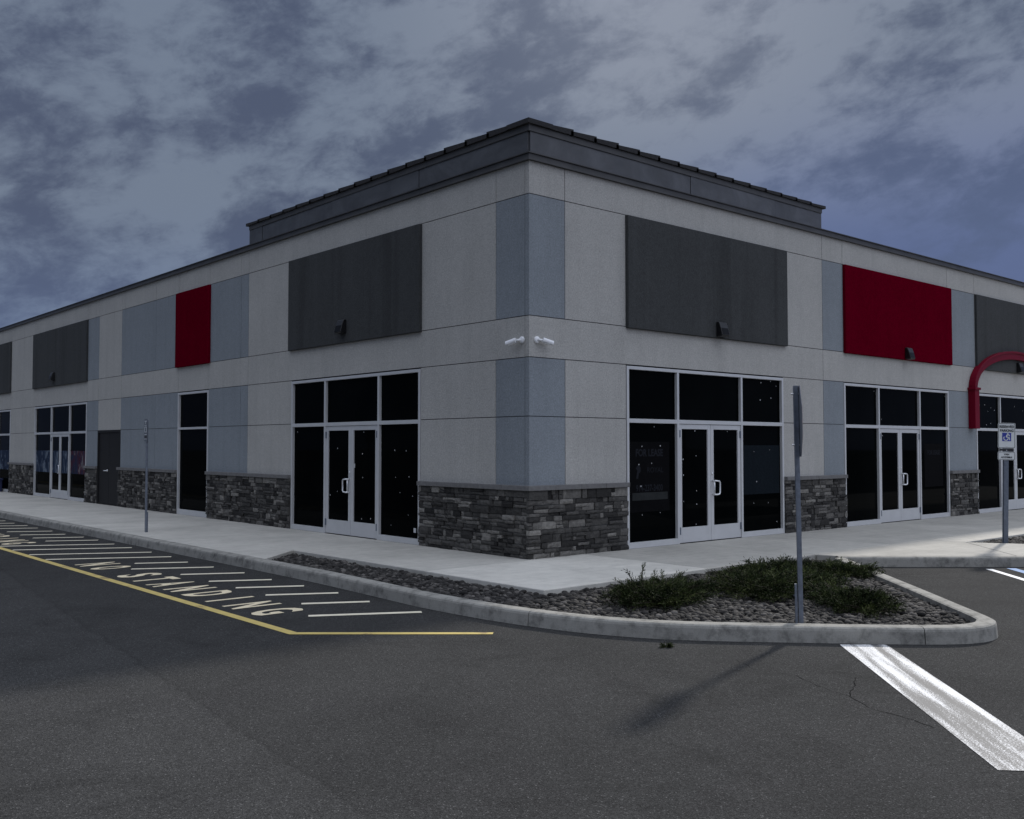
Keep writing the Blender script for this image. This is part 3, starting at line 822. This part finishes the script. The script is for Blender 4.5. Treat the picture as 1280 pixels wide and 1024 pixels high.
kerb([(3.815, -2.965), (4.8, -3.83), (6.0, -4.88), (7.5, -6.2), (8.6, -7.15), (9.0, -7.42), (9.5, -7.52), (12, -7.52), (20, -7.52), (33, -7.52)], lambda p, c: [3.0, 6.0])

# planting beds
path = catmull(OUT)
inn = []
for i, p in enumerate(path):
    t = (path[min(i + 1, len(path) - 1)] - path[max(i - 1, 0)]).normalized(); nr = Vector((-t.y, t.x, 0))
    q = p + nr * (KW - .0)
    if q.y < 2.85: inn.append((q.x, q.y))
BED = inn + [(3.70, -2.50), (-2.03, -2.50), (-2.05, 3.56)]
BED2 = [(7.80, -3.22), (13.9, -3.22), (13.9, -6.05), (9.48, -6.05)]
def inside(poly, x, y):
    n = len(poly); px = np.array([p[0] for p in poly]); py = np.array([p[1] for p in poly])
    r_ = np.zeros(x.shape, bool)
    for i in range(n):
        j = i - 1
        c_ = ((py[i] > y) != (py[j] > y)) & (x < (px[j] - px[i]) * (y - py[i]) / (py[j] - py[i] + 1e-12) + px[i])
        r_ ^= c_
    return r_
def rocks(poly, count, z, name, r0=.016, r1=.060):
    bm = bmesh.new(); bmesh.ops.create_icosphere(bm, subdivisions=2, radius=1)
    bv = np.array([v_.co[:] for v_ in bm.verts]); bf = np.array([[v_.index for v_ in f.verts] for f in bm.faces]); bm.free()
    shapes = []
    for k in range(10):
        d = RNG.normal(size=(5, 3)); d /= np.linalg.norm(d, axis=1)[:, None]
        s = 1 + sum(.16 * RNG.uniform(-1, 1) * np.maximum(0, bv @ dd_) ** 2 for dd_ in d) 
        shapes.append(bv * s[:, None])
    xs = [p[0] for p in poly]; ys = [p[1] for p in poly]
    X = RNG.uniform(min(xs), max(xs), count * 6); Y = RNG.uniform(min(ys), max(ys), count * 6)
    k = inside(poly, X, Y); X, Y = X[k][:count], Y[k][:count]
    # relax: keep on a jittered hash grid so stones do not pile on one point
    keep = {}; 
    for i, (x, y) in enumerate(zip(X, Y)):
        key = (int(x / .043), int(y / .043))
        if key not in keep: keep[key] = i
    idx = np.array(list(keep.values())); X, Y = X[idx], Y[idx]; n = len(X)
    rad = r0 + (r1 - r0) * RNG.beta(1.3, 2.2, n)
    V = np.empty((n, len(bv), 3), np.float32)
    for i in range(n):
        s = shapes[RNG.integers(10)]
        a = RNG.uniform(0, 6.283); ca, sa = math.cos(a), math.sin(a); tl = RNG.normal(0, .25); ct, st = math.cos(tl), math.sin(tl)
        sc = s * np.array([1.0, RNG.uniform(.6, .9), RNG.uniform(.45, .7)]) * rad[i]
        x_, y_, z_ = sc[:, 0], sc[:, 1] * ct - sc[:, 2] * st, sc[:, 1] * st + sc[:, 2] * ct
        V[i, :, 0] = x_ * ca - y_ * sa + X[i]; V[i, :, 1] = x_ * sa + y_ * ca + Y[i]; V[i, :, 2] = z_ + z + rad[i] * .3 + RNG.uniform(-.010, .016)
    F = (bf[None] + (np.arange(n) * len(bv))[:, None, None]).reshape(-1, 3)
    me = bpy.data.meshes.new(name); me.vertices.add(n * len(bv)); me.vertices.foreach_set('co', V.reshape(-1))
    me.loops.add(F.size); me.loops.foreach_set('vertex_index', F.reshape(-1).astype(np.int32))
    me.polygons.add(len(F)); me.polygons.foreach_set('loop_start', (np.arange(len(F)) * 3).astype(np.int32))
    me.polygons.foreach_set('use_smooth', np.ones(len(F), bool))
    at = me.attributes.new('tone', 'FLOAT', 'FACE'); at.data.foreach_set('value', np.repeat(np.clip(RNG.beta(1.6, 2.2, n), 0, 1), len(bf)).astype(np.float32))
    me.materials.append(M['pebble']); me.update(calc_edges=True); me.validate()
    o = bpy.data.objects.new(name, me); C.objects.link(o); o['kind'] = 'stuff'
    return o
mb = MB(); mb.prism(BED, -.14, -.085); mb.prism(BED2, -.14, -.075); struct(mb.build('soil', M['soil']))
rocks(BED, 45000, -.085, 'river_rocks')
rocks(BED2, 14000, -.06, 'river_rocks')

# ------------------------------------------------------------------ junipers
def sprigs(name, label, cx, cy, z, rx, ry, h, rot, nb, up=.5, cat='shrub', group='junipers on the curbed island', brown=.04):
    o = thing(name, label, cat, (cx, cy, z), rot, group)
    Vs, Fs, Ts = [], [], []
    st = MB()
    for b_ in range(nb):
        a = RNG.uniform(0, 6.283); k = math.sqrt(RNG.uniform(.03, 1.)) 
        bx0 = Vector((rx * .45 * RNG.uniform(-1, 1) * .8, ry * .45 * RNG.uniform(-1, 1) * .8, 0))
        tip = Vector((math.cos(a) * rx * k, math.sin(a) * ry * k, 0)) 
        dome = max(0., 1 - (tip.x / rx) ** 2 - (tip.y / ry) ** 2)
        tip.z = h * (.20 + .75 * math.sqrt(dome)) * RNG.uniform(.55, 1.12)
        if RNG.random() < .14: tip *= RNG.uniform(1.05, 1.25); tip.z += h * RNG.uniform(.1, .45)
        mid_ = bx0.lerp(tip, .55); mid_.z = tip.z * RNG.uniform(.55, .8)
        tone0 = float(np.clip(RNG.normal(.40, .26), 0, 1))
        P = [(bx0 * (1 - t) ** 2 + mid_ * 2 * t * (1 - t) + tip * t * t) for t in np.linspace(0, 1, 9)]
        st.tube([P[0], P[4], P[8]], [.006, .004, .002], 4, caps=False)
        for i in range(2, 9):
            t = (P[i] - P[i - 1]).normalized()
            for q in range(5):
                # a branchlet leaving the branch, carrying flat scale sprays
                dirv = (t * RNG.uniform(.7, 1.2) + Vector(RNG.normal(0, .42, 3)) + Vector((0, 0, up * .45))).normalized()
                L = RNG.uniform(.045, .115) * (1.15 - .05 * i)
                base = P[i - 1].lerp(P[i], RNG.random())
                for s_ in range(5):
                    c0 = base + dirv * L * (s_ / 5)
                    dv = (dirv + Vector(RNG.normal(0, .27, 3))).normalized()
                    wv = dv.orthogonal().normalized(); wv.rotate(Matrix.Rotation(RNG.uniform(0, 6.28), 3, dv))
                    ln = RNG.uniform(.018, .042); w = RNG.uniform(.0028, .0052)
                    n0 = len(Vs)
                    Vs.extend([c0 - wv * w * .5, c0 + dv * ln * .5 - wv * w, c0 + dv * ln, c0 + dv * ln * .5 + wv * w])
                    Fs.append((n0, n0 + 1, n0 + 2, n0 + 3))
                    Ts.append(float(np.clip(tone0 + RNG.normal(0, .14), 0, 1)))
    me = bpy.data.meshes.new('foliage'); me.from_pydata([tuple(v_) for v_ in Vs], [], Fs)
    at = me.attributes.new('tone', 'FLOAT', 'FACE'); at.data.foreach_set('value', Ts)
    me.materials.append(M['leaf']); me.update()
    f = bpy.data.objects.new('foliage', me); C.objects.link(f); f.parent = o
    st.build('stem', M['twig'], o, recalc=False)
    return o
SH = [('dense juniper with raised wispy tips, beside the sidewalk edge nearest the building corner', -1.50, -3.78, .70, .60, .33, .3, 230),
      ('largest juniper mound, left of the stop sign post', .05, -4.15, .86, .66, .29, .6, 290),
      ('low spreading juniper between the two bigger mounds left of the post', -.62, -3.45, .78, .42, .15, .1, 130),
      ('juniper spreading along the sidewalk edge at the back of the island', 1.75, -3.15, 1.25, .52, .18, 0.0, 270),
      ('juniper draping over the curb beside the parking bay', 2.45, -3.75, .88, .56, .17, .8, 180),
      ('middle juniper carpet behind the stop sign post', 1.05, -4.05, .86, .58, .20, .4, 190),
      ('low dark juniper at the front of the island, right of the post', -.02, -5.40, .82, .50, .22, .75, 210)]
for i, (lab, x, y, rx, ry, h, ro, nb) in enumerate(SH): sprigs('juniper_shrub', lab, x, y, -.07, rx, ry, h * .76, ro, nb)
sprigs('weed_tuft', 'small dry weed tuft growing from the asphalt in front of the island', -2.95, -5.16, ROAD, .09, .06, .02, 0, 6, group=None, cat='weed').scale = (.6, .6, .55)

# ------------------------------------------------------------------ traffic signs
def u_post(mb, h, z0=-.15, w=.036, mi=0, dep=.030):
    t = .006
    for (x0, y0, x1, y1) in ((-w, -dep, -w + t, .0), (w - t, -dep, w, .0), (-w + t, -t, w - t, 0.), (-w - .016, -dep, -w - .0003, -dep + .006), (w + .0003, -dep, w + .016, -dep + .006)):
        mb.box((x0, y0, z0), (x1, y1, h), mi)
def face_T(u, d, z): return (u, d, z)     # local sign face: +Y out
# stop sign seen from behind, edge on
ang = math.atan2(-.80, .60)      # direction of the face normal
ss = thing('stop_sign', 'stop sign turned edge-on, on a slightly leaning galvanised post in the rock island', 'sign', (-1.50, -5.70, -.06), ang - math.pi / 2)
ss.rotation_euler = (R(.0), 0, ang - math.pi / 2)
lean = Matrix.Rotation(R(-1.15), 4, 'Z')
mb = MB(); u_post(mb, 2.39, dep=.044)
po = mb.build('post', M['galv'], ss)
mb = MB(); mb.box((-.034, -.075, -.15), (.034, -.053, .42)); mb.box((-.006, -.087, .30), (.006, -.075, .312)); mb.box((-.006, -.087, .06), (.006, -.075, .072)); mb.build('post_stub', M['galv'], po)
mb = MB(); r8 = .352 / math.cos(math.pi / 8)
oct_ = [(r8 * math.cos(math.pi / 8 + k * math.pi / 4), 2.035 + r8 * math.sin(math.pi / 8 + k * math.pi / 4)) for k in range(8)]
def plate(mb, poly, y0, y1, mi_front=0, mi_back=1):
    n = len(poly)
    mb.add([(p[0], y1, p[1]) for p in poly], [tuple(range(n))], mi_front)
    mb.add([(p[0], y0, p[1]) for p in poly] + [(p[0], y1 - .0001, p[1]) for p in poly], [tuple(range(n))] + [(i, (i + 1) % n, n + (i + 1) % n, n + i) for i in range(n)], mi_back)
plate(mb, oct_, .006, .010)
pl = mb.build('sign_plate', [M['signred'], M['signback']], ss, recalc=False)
mb = MB(); text_mb('STOP', .30, lambda x, y, t: (-x, .0135, 1.935 + y), mb, offset=.008, sx=.9); mb.build('lettering', M['signwhite'], pl, recalc=False)
mb = MB()
oi = [(p[0] * .955, 2.035 + (p[1] - 2.035) * .955) for p in oct_]; oj = [(p[0] * .90, 2.035 + (p[1] - 2.035) * .90) for p in oct_]
mb.add([(p[0], .0125, p[1]) for p in oi] + [(p[0], .0125, p[1]) for p in oj], [(i, (i + 1) % 8, 8 + (i + 1) % 8, 8 + i) for i in range(8)]); mb.build('border', M['signwhite'], pl, recalc=False)
for zz in (1.80, 2.31):
    mb = MB(); mb.tube([(0, -.068, zz), (0, .016, zz)], .008, 8); mb.build('bolt', M['steel'], ss)
# lean the whole sign a little to the image left
ss.rotation_mode = 'QUATERNION'
qz = Matrix.Rotation(ang - math.pi / 2, 4, 'Z')
axis = Vector((.844, .537, 0))       # towards the view: lean sideways
ss.rotation_quaternion = (Matrix.Rotation(R(-.75), 4, axis) @ qz).to_quaternion()

def rrect(w, h, cx, cz, r=.025, n=4):
    out = []
    for (sx, sz, a0) in ((1, 1, 0), (-1, 1, 90), (-1, -1, 180), (1, -1, 270)):
        for k in range(n + 1):
            a = R(a0 + 90 * k / n); out.append((cx + sx * (w / 2 - r) + r * math.cos(a), cz + sz * (h / 2 - r) + r * math.sin(a)))
    return out
# accessible parking sign, facing the bay
fa = math.atan2(-.70, -.71)
ps = thing('parking_sign', 'white reserved parking sign with blue wheelchair symbol on a grey post', 'sign', (8.285, -3.635, -.05), fa - math.pi / 2)
ps.rotation_mode = 'QUATERNION'
ps.rotation_quaternion = (Matrix.Rotation(R(1.3), 4, Vector((.71, .70, 0))) @ Matrix.Rotation(fa - math.pi / 2, 4, 'Z')).to_quaternion()
mb = MB(); u_post(mb, 2.12); mb.build('post', M['galvdark'], ps)
mb = MB(); plate(mb, rrect(.305, .457, 0, 1.965), .006, .009); pl = mb.build('sign_plate', [M['signwhite'], M['signback']], ps, recalc=False); pl['label'] = 'large plate reading RESERVED PARKING'
FT = lambda cz, sx=1: (lambda x, y, t: (-x * sx, .0125, cz + y))
mb = MB(); text_mb('RESERVED', .062, FT(2.105), mb, offset=.0022, sx=.92); text_mb('PARKING', .062, FT(2.035), mb, offset=.0022, sx=.92)
text_mb('^', .05, FT(1.755), mb)
def frame_poly(mb, w, h, cz, t, y):
    o1 = rrect(w, h, 0, cz, .02); o2 = rrect(w - 2 * t, h - 2 * t, 0, cz, .016); n = len(o1)
    mb.add([(p[0], y, p[1]) for p in o1] + [(p[0], y, p[1]) for p in o2], [(i, (i + 1) % n, n + (i + 1) % n, n + i) for i in range(n)])
frame_poly(mb, .290, .442, 1.965, .007, .0122)
mb.build('lettering', M['signblack'], pl, recalc=False)
mb = MB(); mb.box((-.078, .0092, 1.865), (.078, .0118, 2.015)); mb.build('symbol_square', M['signblue'], pl)
mb = MB()   # dynamic wheelchair symbol: head, torso, arm, leg, wheel
yS = .0140
def blob(cx, cz, r, n=12): mb.add([(cx + r * math.cos(k * 6.283 / n), yS, cz + r * math.sin(k * 6.283 / n)) for k in range(n)], [tuple(range(n))])
def bar(p, q, w):
    d = Vector((q[0] - p[0], q[1] - p[1])).normalized(); nx, nz = -d.y * w / 2, d.x * w / 2
    mb.add([(p[0] - nx, yS, p[1] - nz), (q[0] - nx, yS, q[1] - nz), (q[0] + nx, yS, q[1] + nz), (p[0] + nx, yS, p[1] + nz)], [(0, 1, 2, 3)])
# (local -x is the reader's right)
blob(-.018, 1.995, .015)
bar((-.006, 1.980), (.006, 1.932), .026); bar((-.004, 1.972), (-.050, 1.978), .014); bar((-.046, 1.980), (-.050, 1.955), .012)
bar((.004, 1.938), (-.046, 1.930), .020); bar((-.042, 1.936), (-.050, 1.885), .016)
for k in range(15):
    a0 = R(80 + k * 17.5); a1 = R(80 + (k + 1) * 17.5)
    mb.add([(.014 + rr * math.cos(-a + 2.2), yS, 1.918 + rr * math.sin(-a + 2.2)) for a, rr in ((a0, .046), (a1, .046), (a1, .031), (a0, .031))], [(0, 1, 2, 3)])
mb.build('wheelchair_symbol', M['signwhite'], pl, recalc=False)
mb = MB(); plate(mb, rrect(.305, .152, 0, 1.60), .006, .009); pl2 = mb.build('sign_plate', [M['signwhite'], M['signback']], ps, recalc=False); pl2['label'] = 'small plate reading VAN ACCESSIBLE'
mb = MB(); text_mb('VAN', .045, FT(1.612), mb, offset=.0016); text_mb('ACCESSIBLE', .038, FT(1.562), mb, offset=.0016, sx=.95); frame_poly(mb, .290, .138, 1.60, .006, .0122); mb.build('lettering', M['signblack'], pl2, recalc=False)
mb = MB(); mb.box((-.12, .0005, 1.69), (.12, .0055, 1.73)); mb.build('bracket', M['black'], ps)
for zz in (1.56, 1.70, 1.78, 2.15):
    mb = MB(); mb.tube([(0, -.01, zz), (0, .015, zz)], .007, 8); mb.build('bolt', M['steel'], ps)

# narrow sign on the left sidewalk, nearly edge-on
ns = thing('curbside_sign', 'thin pale curbside sign seen nearly edge-on, on a slim grey post by the shaded wall', 'sign', (-2.62, 8.59, 0), math.pi / 2 - .16)
mb = MB(); u_post(mb, 2.25, -.15, .03); po = mb.build('post', M['galv'], ns)
mb = MB(); mb.box((-.026, -.052, -.15), (.026, -.031, .40)); mb.build('post_stub', M['galvdark'], po)
mb = MB(); plate(mb, rrect(.305, .457, 0, 2.045), .006, .009); pl = mb.build('sign_plate', [M['signback'], M['signback']], ns, recalc=False)
mb = MB()
for (x0, x1, z0, z1) in ((-.11, .11, 2.215, 2.235), (-.03, .03, 2.17, 2.215), (-.10, .10, 2.135, 2.150), (-.11, -.06, 2.02, 2.10), (.06, .11, 2.02, 2.10), (-.11, .11, 2.0, 2.018), (-.11, .11, 2.10, 2.115), (-.11, .11, 1.945, 1.965), (-.11, .11, 1.86, 1.875)):
    mb.add([(x0, .0125, z0), (x1, .0125, z0), (x1, .0125, z1), (x0, .0125, z1)], [(0, 1, 2, 3)])
mb.build('lettering', M['signwhite'], pl, recalc=False)
mb = MB(); mb.add([(-.11, .0118, 1.88), (.11, .0118, 1.88), (.11, .0118, 1.94), (-.11, .0118, 1.94)], [(0, 1, 2, 3)]); mb.build('dark_band', M['signblack'], pl, recalc=False)

# ------------------------------------------------------------------ world and sun
sun_dir = Vector((1.5, .42, 1.0)).normalized()
SKYLOC = (4.4, 14.3, 7.)
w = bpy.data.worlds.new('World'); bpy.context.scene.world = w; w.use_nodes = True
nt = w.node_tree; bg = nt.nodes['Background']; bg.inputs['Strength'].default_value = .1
sky = N(nt, 'ShaderNodeTexSky', sky_type='NISHITA', sun_disc=False)
sky.sun_elevation = math.asin(sun_dir.z); sky.sun_rotation = math.atan2(sun_dir.x, sun_dir.y)
tc = N(nt, 'ShaderNodeTexCoord')
sx = N(nt, 'ShaderNodeSeparateXYZ'); nt.links.new(tc.outputs['Generated'], sx.inputs[0])
def mth(op, a, b_=None, c_=None, clamp=False):
    n = N(nt, 'ShaderNodeMath', operation=op, use_clamp=clamp)
    for i, v_ in enumerate((a, b_, c_)):
        if v_ is None: continue
        if isinstance(v_, (int, float)): n.inputs[i].default_value = v_
        else: nt.links.new(v_, n.inputs[i])
    return n.outputs[0]
def smooth(x, a, b_):
    n = N(nt, 'ShaderNodeMapRange', interpolation_type='SMOOTHSTEP'); nt.links.new(x, n.inputs[0]); n.inputs[1].default_value = a; n.inputs[2].default_value = b_
    return n.outputs[0]
z = mth('MAXIMUM', sx.outputs[2], 0.)
# t: position along the visible arc of sky (north-west to east), a fixed compass bearing
t = mth('ADD', mth('MULTIPLY', sx.outputs[0], .753), mth('MULTIPLY', sx.outputs[1], -.658))
dn = mth('ADD', mth('MULTIPLY', sx.outputs[0], .658), mth('MULTIPLY', sx.outputs[1], .753))
cv = N(nt, 'ShaderNodeCombineXYZ')
for i_, q_ in enumerate((t, z, dn)): nt.links.new(q_, cv.inputs[i_])
mp0 = N(nt, 'ShaderNodeMapping'); nt.links.new(cv.outputs[0], mp0.inputs[0]); mp0.inputs['Rotation'].default_value = (0, 0, R(-13))
mp = N(nt, 'ShaderNodeMapping'); nt.links.new(mp0.outputs[0], mp.inputs[0]); mp.inputs['Scale'].default_value = (1., 1.75, 1.); mp.inputs['Location'].default_value = SKYLOC
big = noise(nt, mp.outputs[0], 3.2, 2, .5, .5)
med = noise(nt, mp.outputs[0], 9.0, 10, .62, .2)
fine = noise(nt, mp.outputs[0], 24., 7, .62, .3)
left = smooth(mth('MULTIPLY', t, -1.), -.12, .32)
right = smooth(t, -.04, .30)
cl = mth('ADD', mth('MULTIPLY', med, .70), mth('ADD', mth('MULTIPLY', big, .34), mth('MULTIPLY', fine, .30)))
cl = mth('ADD', cl, mth('MULTIPLY', left, .035))
dens = smooth(cl, .59, .79)
lowblue = mix(nt, .12, (1.12, 1.55, 2.85), sky.outputs[0])
# the grey deck thins out into a bluer band low over the roofs, higher up on the eastern side
edge = mth('SUBTRACT', z, mth('MULTIPLY', right, .15))
lowz = smooth(edge, .02, .25)
gap_col = mix(nt, lowz, lowblue, (1.70, 2.10, 2.84))
bluer = mth('MULTIPLY', right, smooth(mth('MULTIPLY', z, -1.), -.36, -.17))
gap_col = mix(nt, mth('MULTIPLY', bluer, .9), gap_col, (.98, 1.36, 2.72))
glow = mth('MULTIPLY', smooth(z, .17, .42), smooth(mth('MULTIPLY', mth('ABSOLUTE', mth('SUBTRACT', t, .14)), -1.), -.36, 0.))
gap_col = mix(nt, mth('MULTIPLY', glow, .9), gap_col, (2.80, 3.12, 3.85))
dark_col = mix(nt, lowz, (.98, 1.32, 2.35), (.76, .97, 1.58))
dark_col = mix(nt, mth('MULTIPLY', glow, .45), dark_col, gap_col)
base = mix(nt, mth('MULTIPLY', dens, .95), gap_col, dark_col)
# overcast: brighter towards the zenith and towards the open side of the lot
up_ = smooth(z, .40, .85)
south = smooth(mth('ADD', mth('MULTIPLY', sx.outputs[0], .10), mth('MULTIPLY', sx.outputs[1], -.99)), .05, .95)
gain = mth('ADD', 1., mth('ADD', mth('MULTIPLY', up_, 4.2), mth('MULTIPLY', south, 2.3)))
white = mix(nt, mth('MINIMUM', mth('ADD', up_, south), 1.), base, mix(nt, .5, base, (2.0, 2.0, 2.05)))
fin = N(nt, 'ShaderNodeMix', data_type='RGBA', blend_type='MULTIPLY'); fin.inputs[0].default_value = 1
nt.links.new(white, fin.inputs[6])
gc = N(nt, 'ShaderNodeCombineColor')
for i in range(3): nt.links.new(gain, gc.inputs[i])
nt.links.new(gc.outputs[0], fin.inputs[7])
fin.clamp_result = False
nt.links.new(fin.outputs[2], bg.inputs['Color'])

sl = bpy.data.lights.new('sun', 'SUN'); sl.energy = 3.0; sl.angle = R(3.2); sl.color = (1, .95, .88)
so = bpy.data.objects.new('sun', sl); C.objects.link(so); so.rotation_euler = sun_dir.to_track_quat('Z', 'Y').to_euler()
so.location = (20, 5, 30)

# ------------------------------------------------------------------ camera
cam = bpy.data.cameras.new('camera'); co = bpy.data.objects.new('camera', cam); C.objects.link(co)
cam.sensor_fit = 'HORIZONTAL'; cam.sensor_width = 36; cam.lens = 1232.29 / 1280 * 36
cam.clip_end = 2000; cam.clip_start = .05
co.location = (-10.1446, -11.2019, 1.73)
co.rotation_euler = (R(90 + 2.1105), 0, R(-41.1672))
sc = bpy.context.scene
sc.camera = co
sc.view_settings.view_transform = 'Standard'; sc.view_settings.look = 'None'; sc.view_settings.exposure = 0; sc.view_settings.gamma = 1
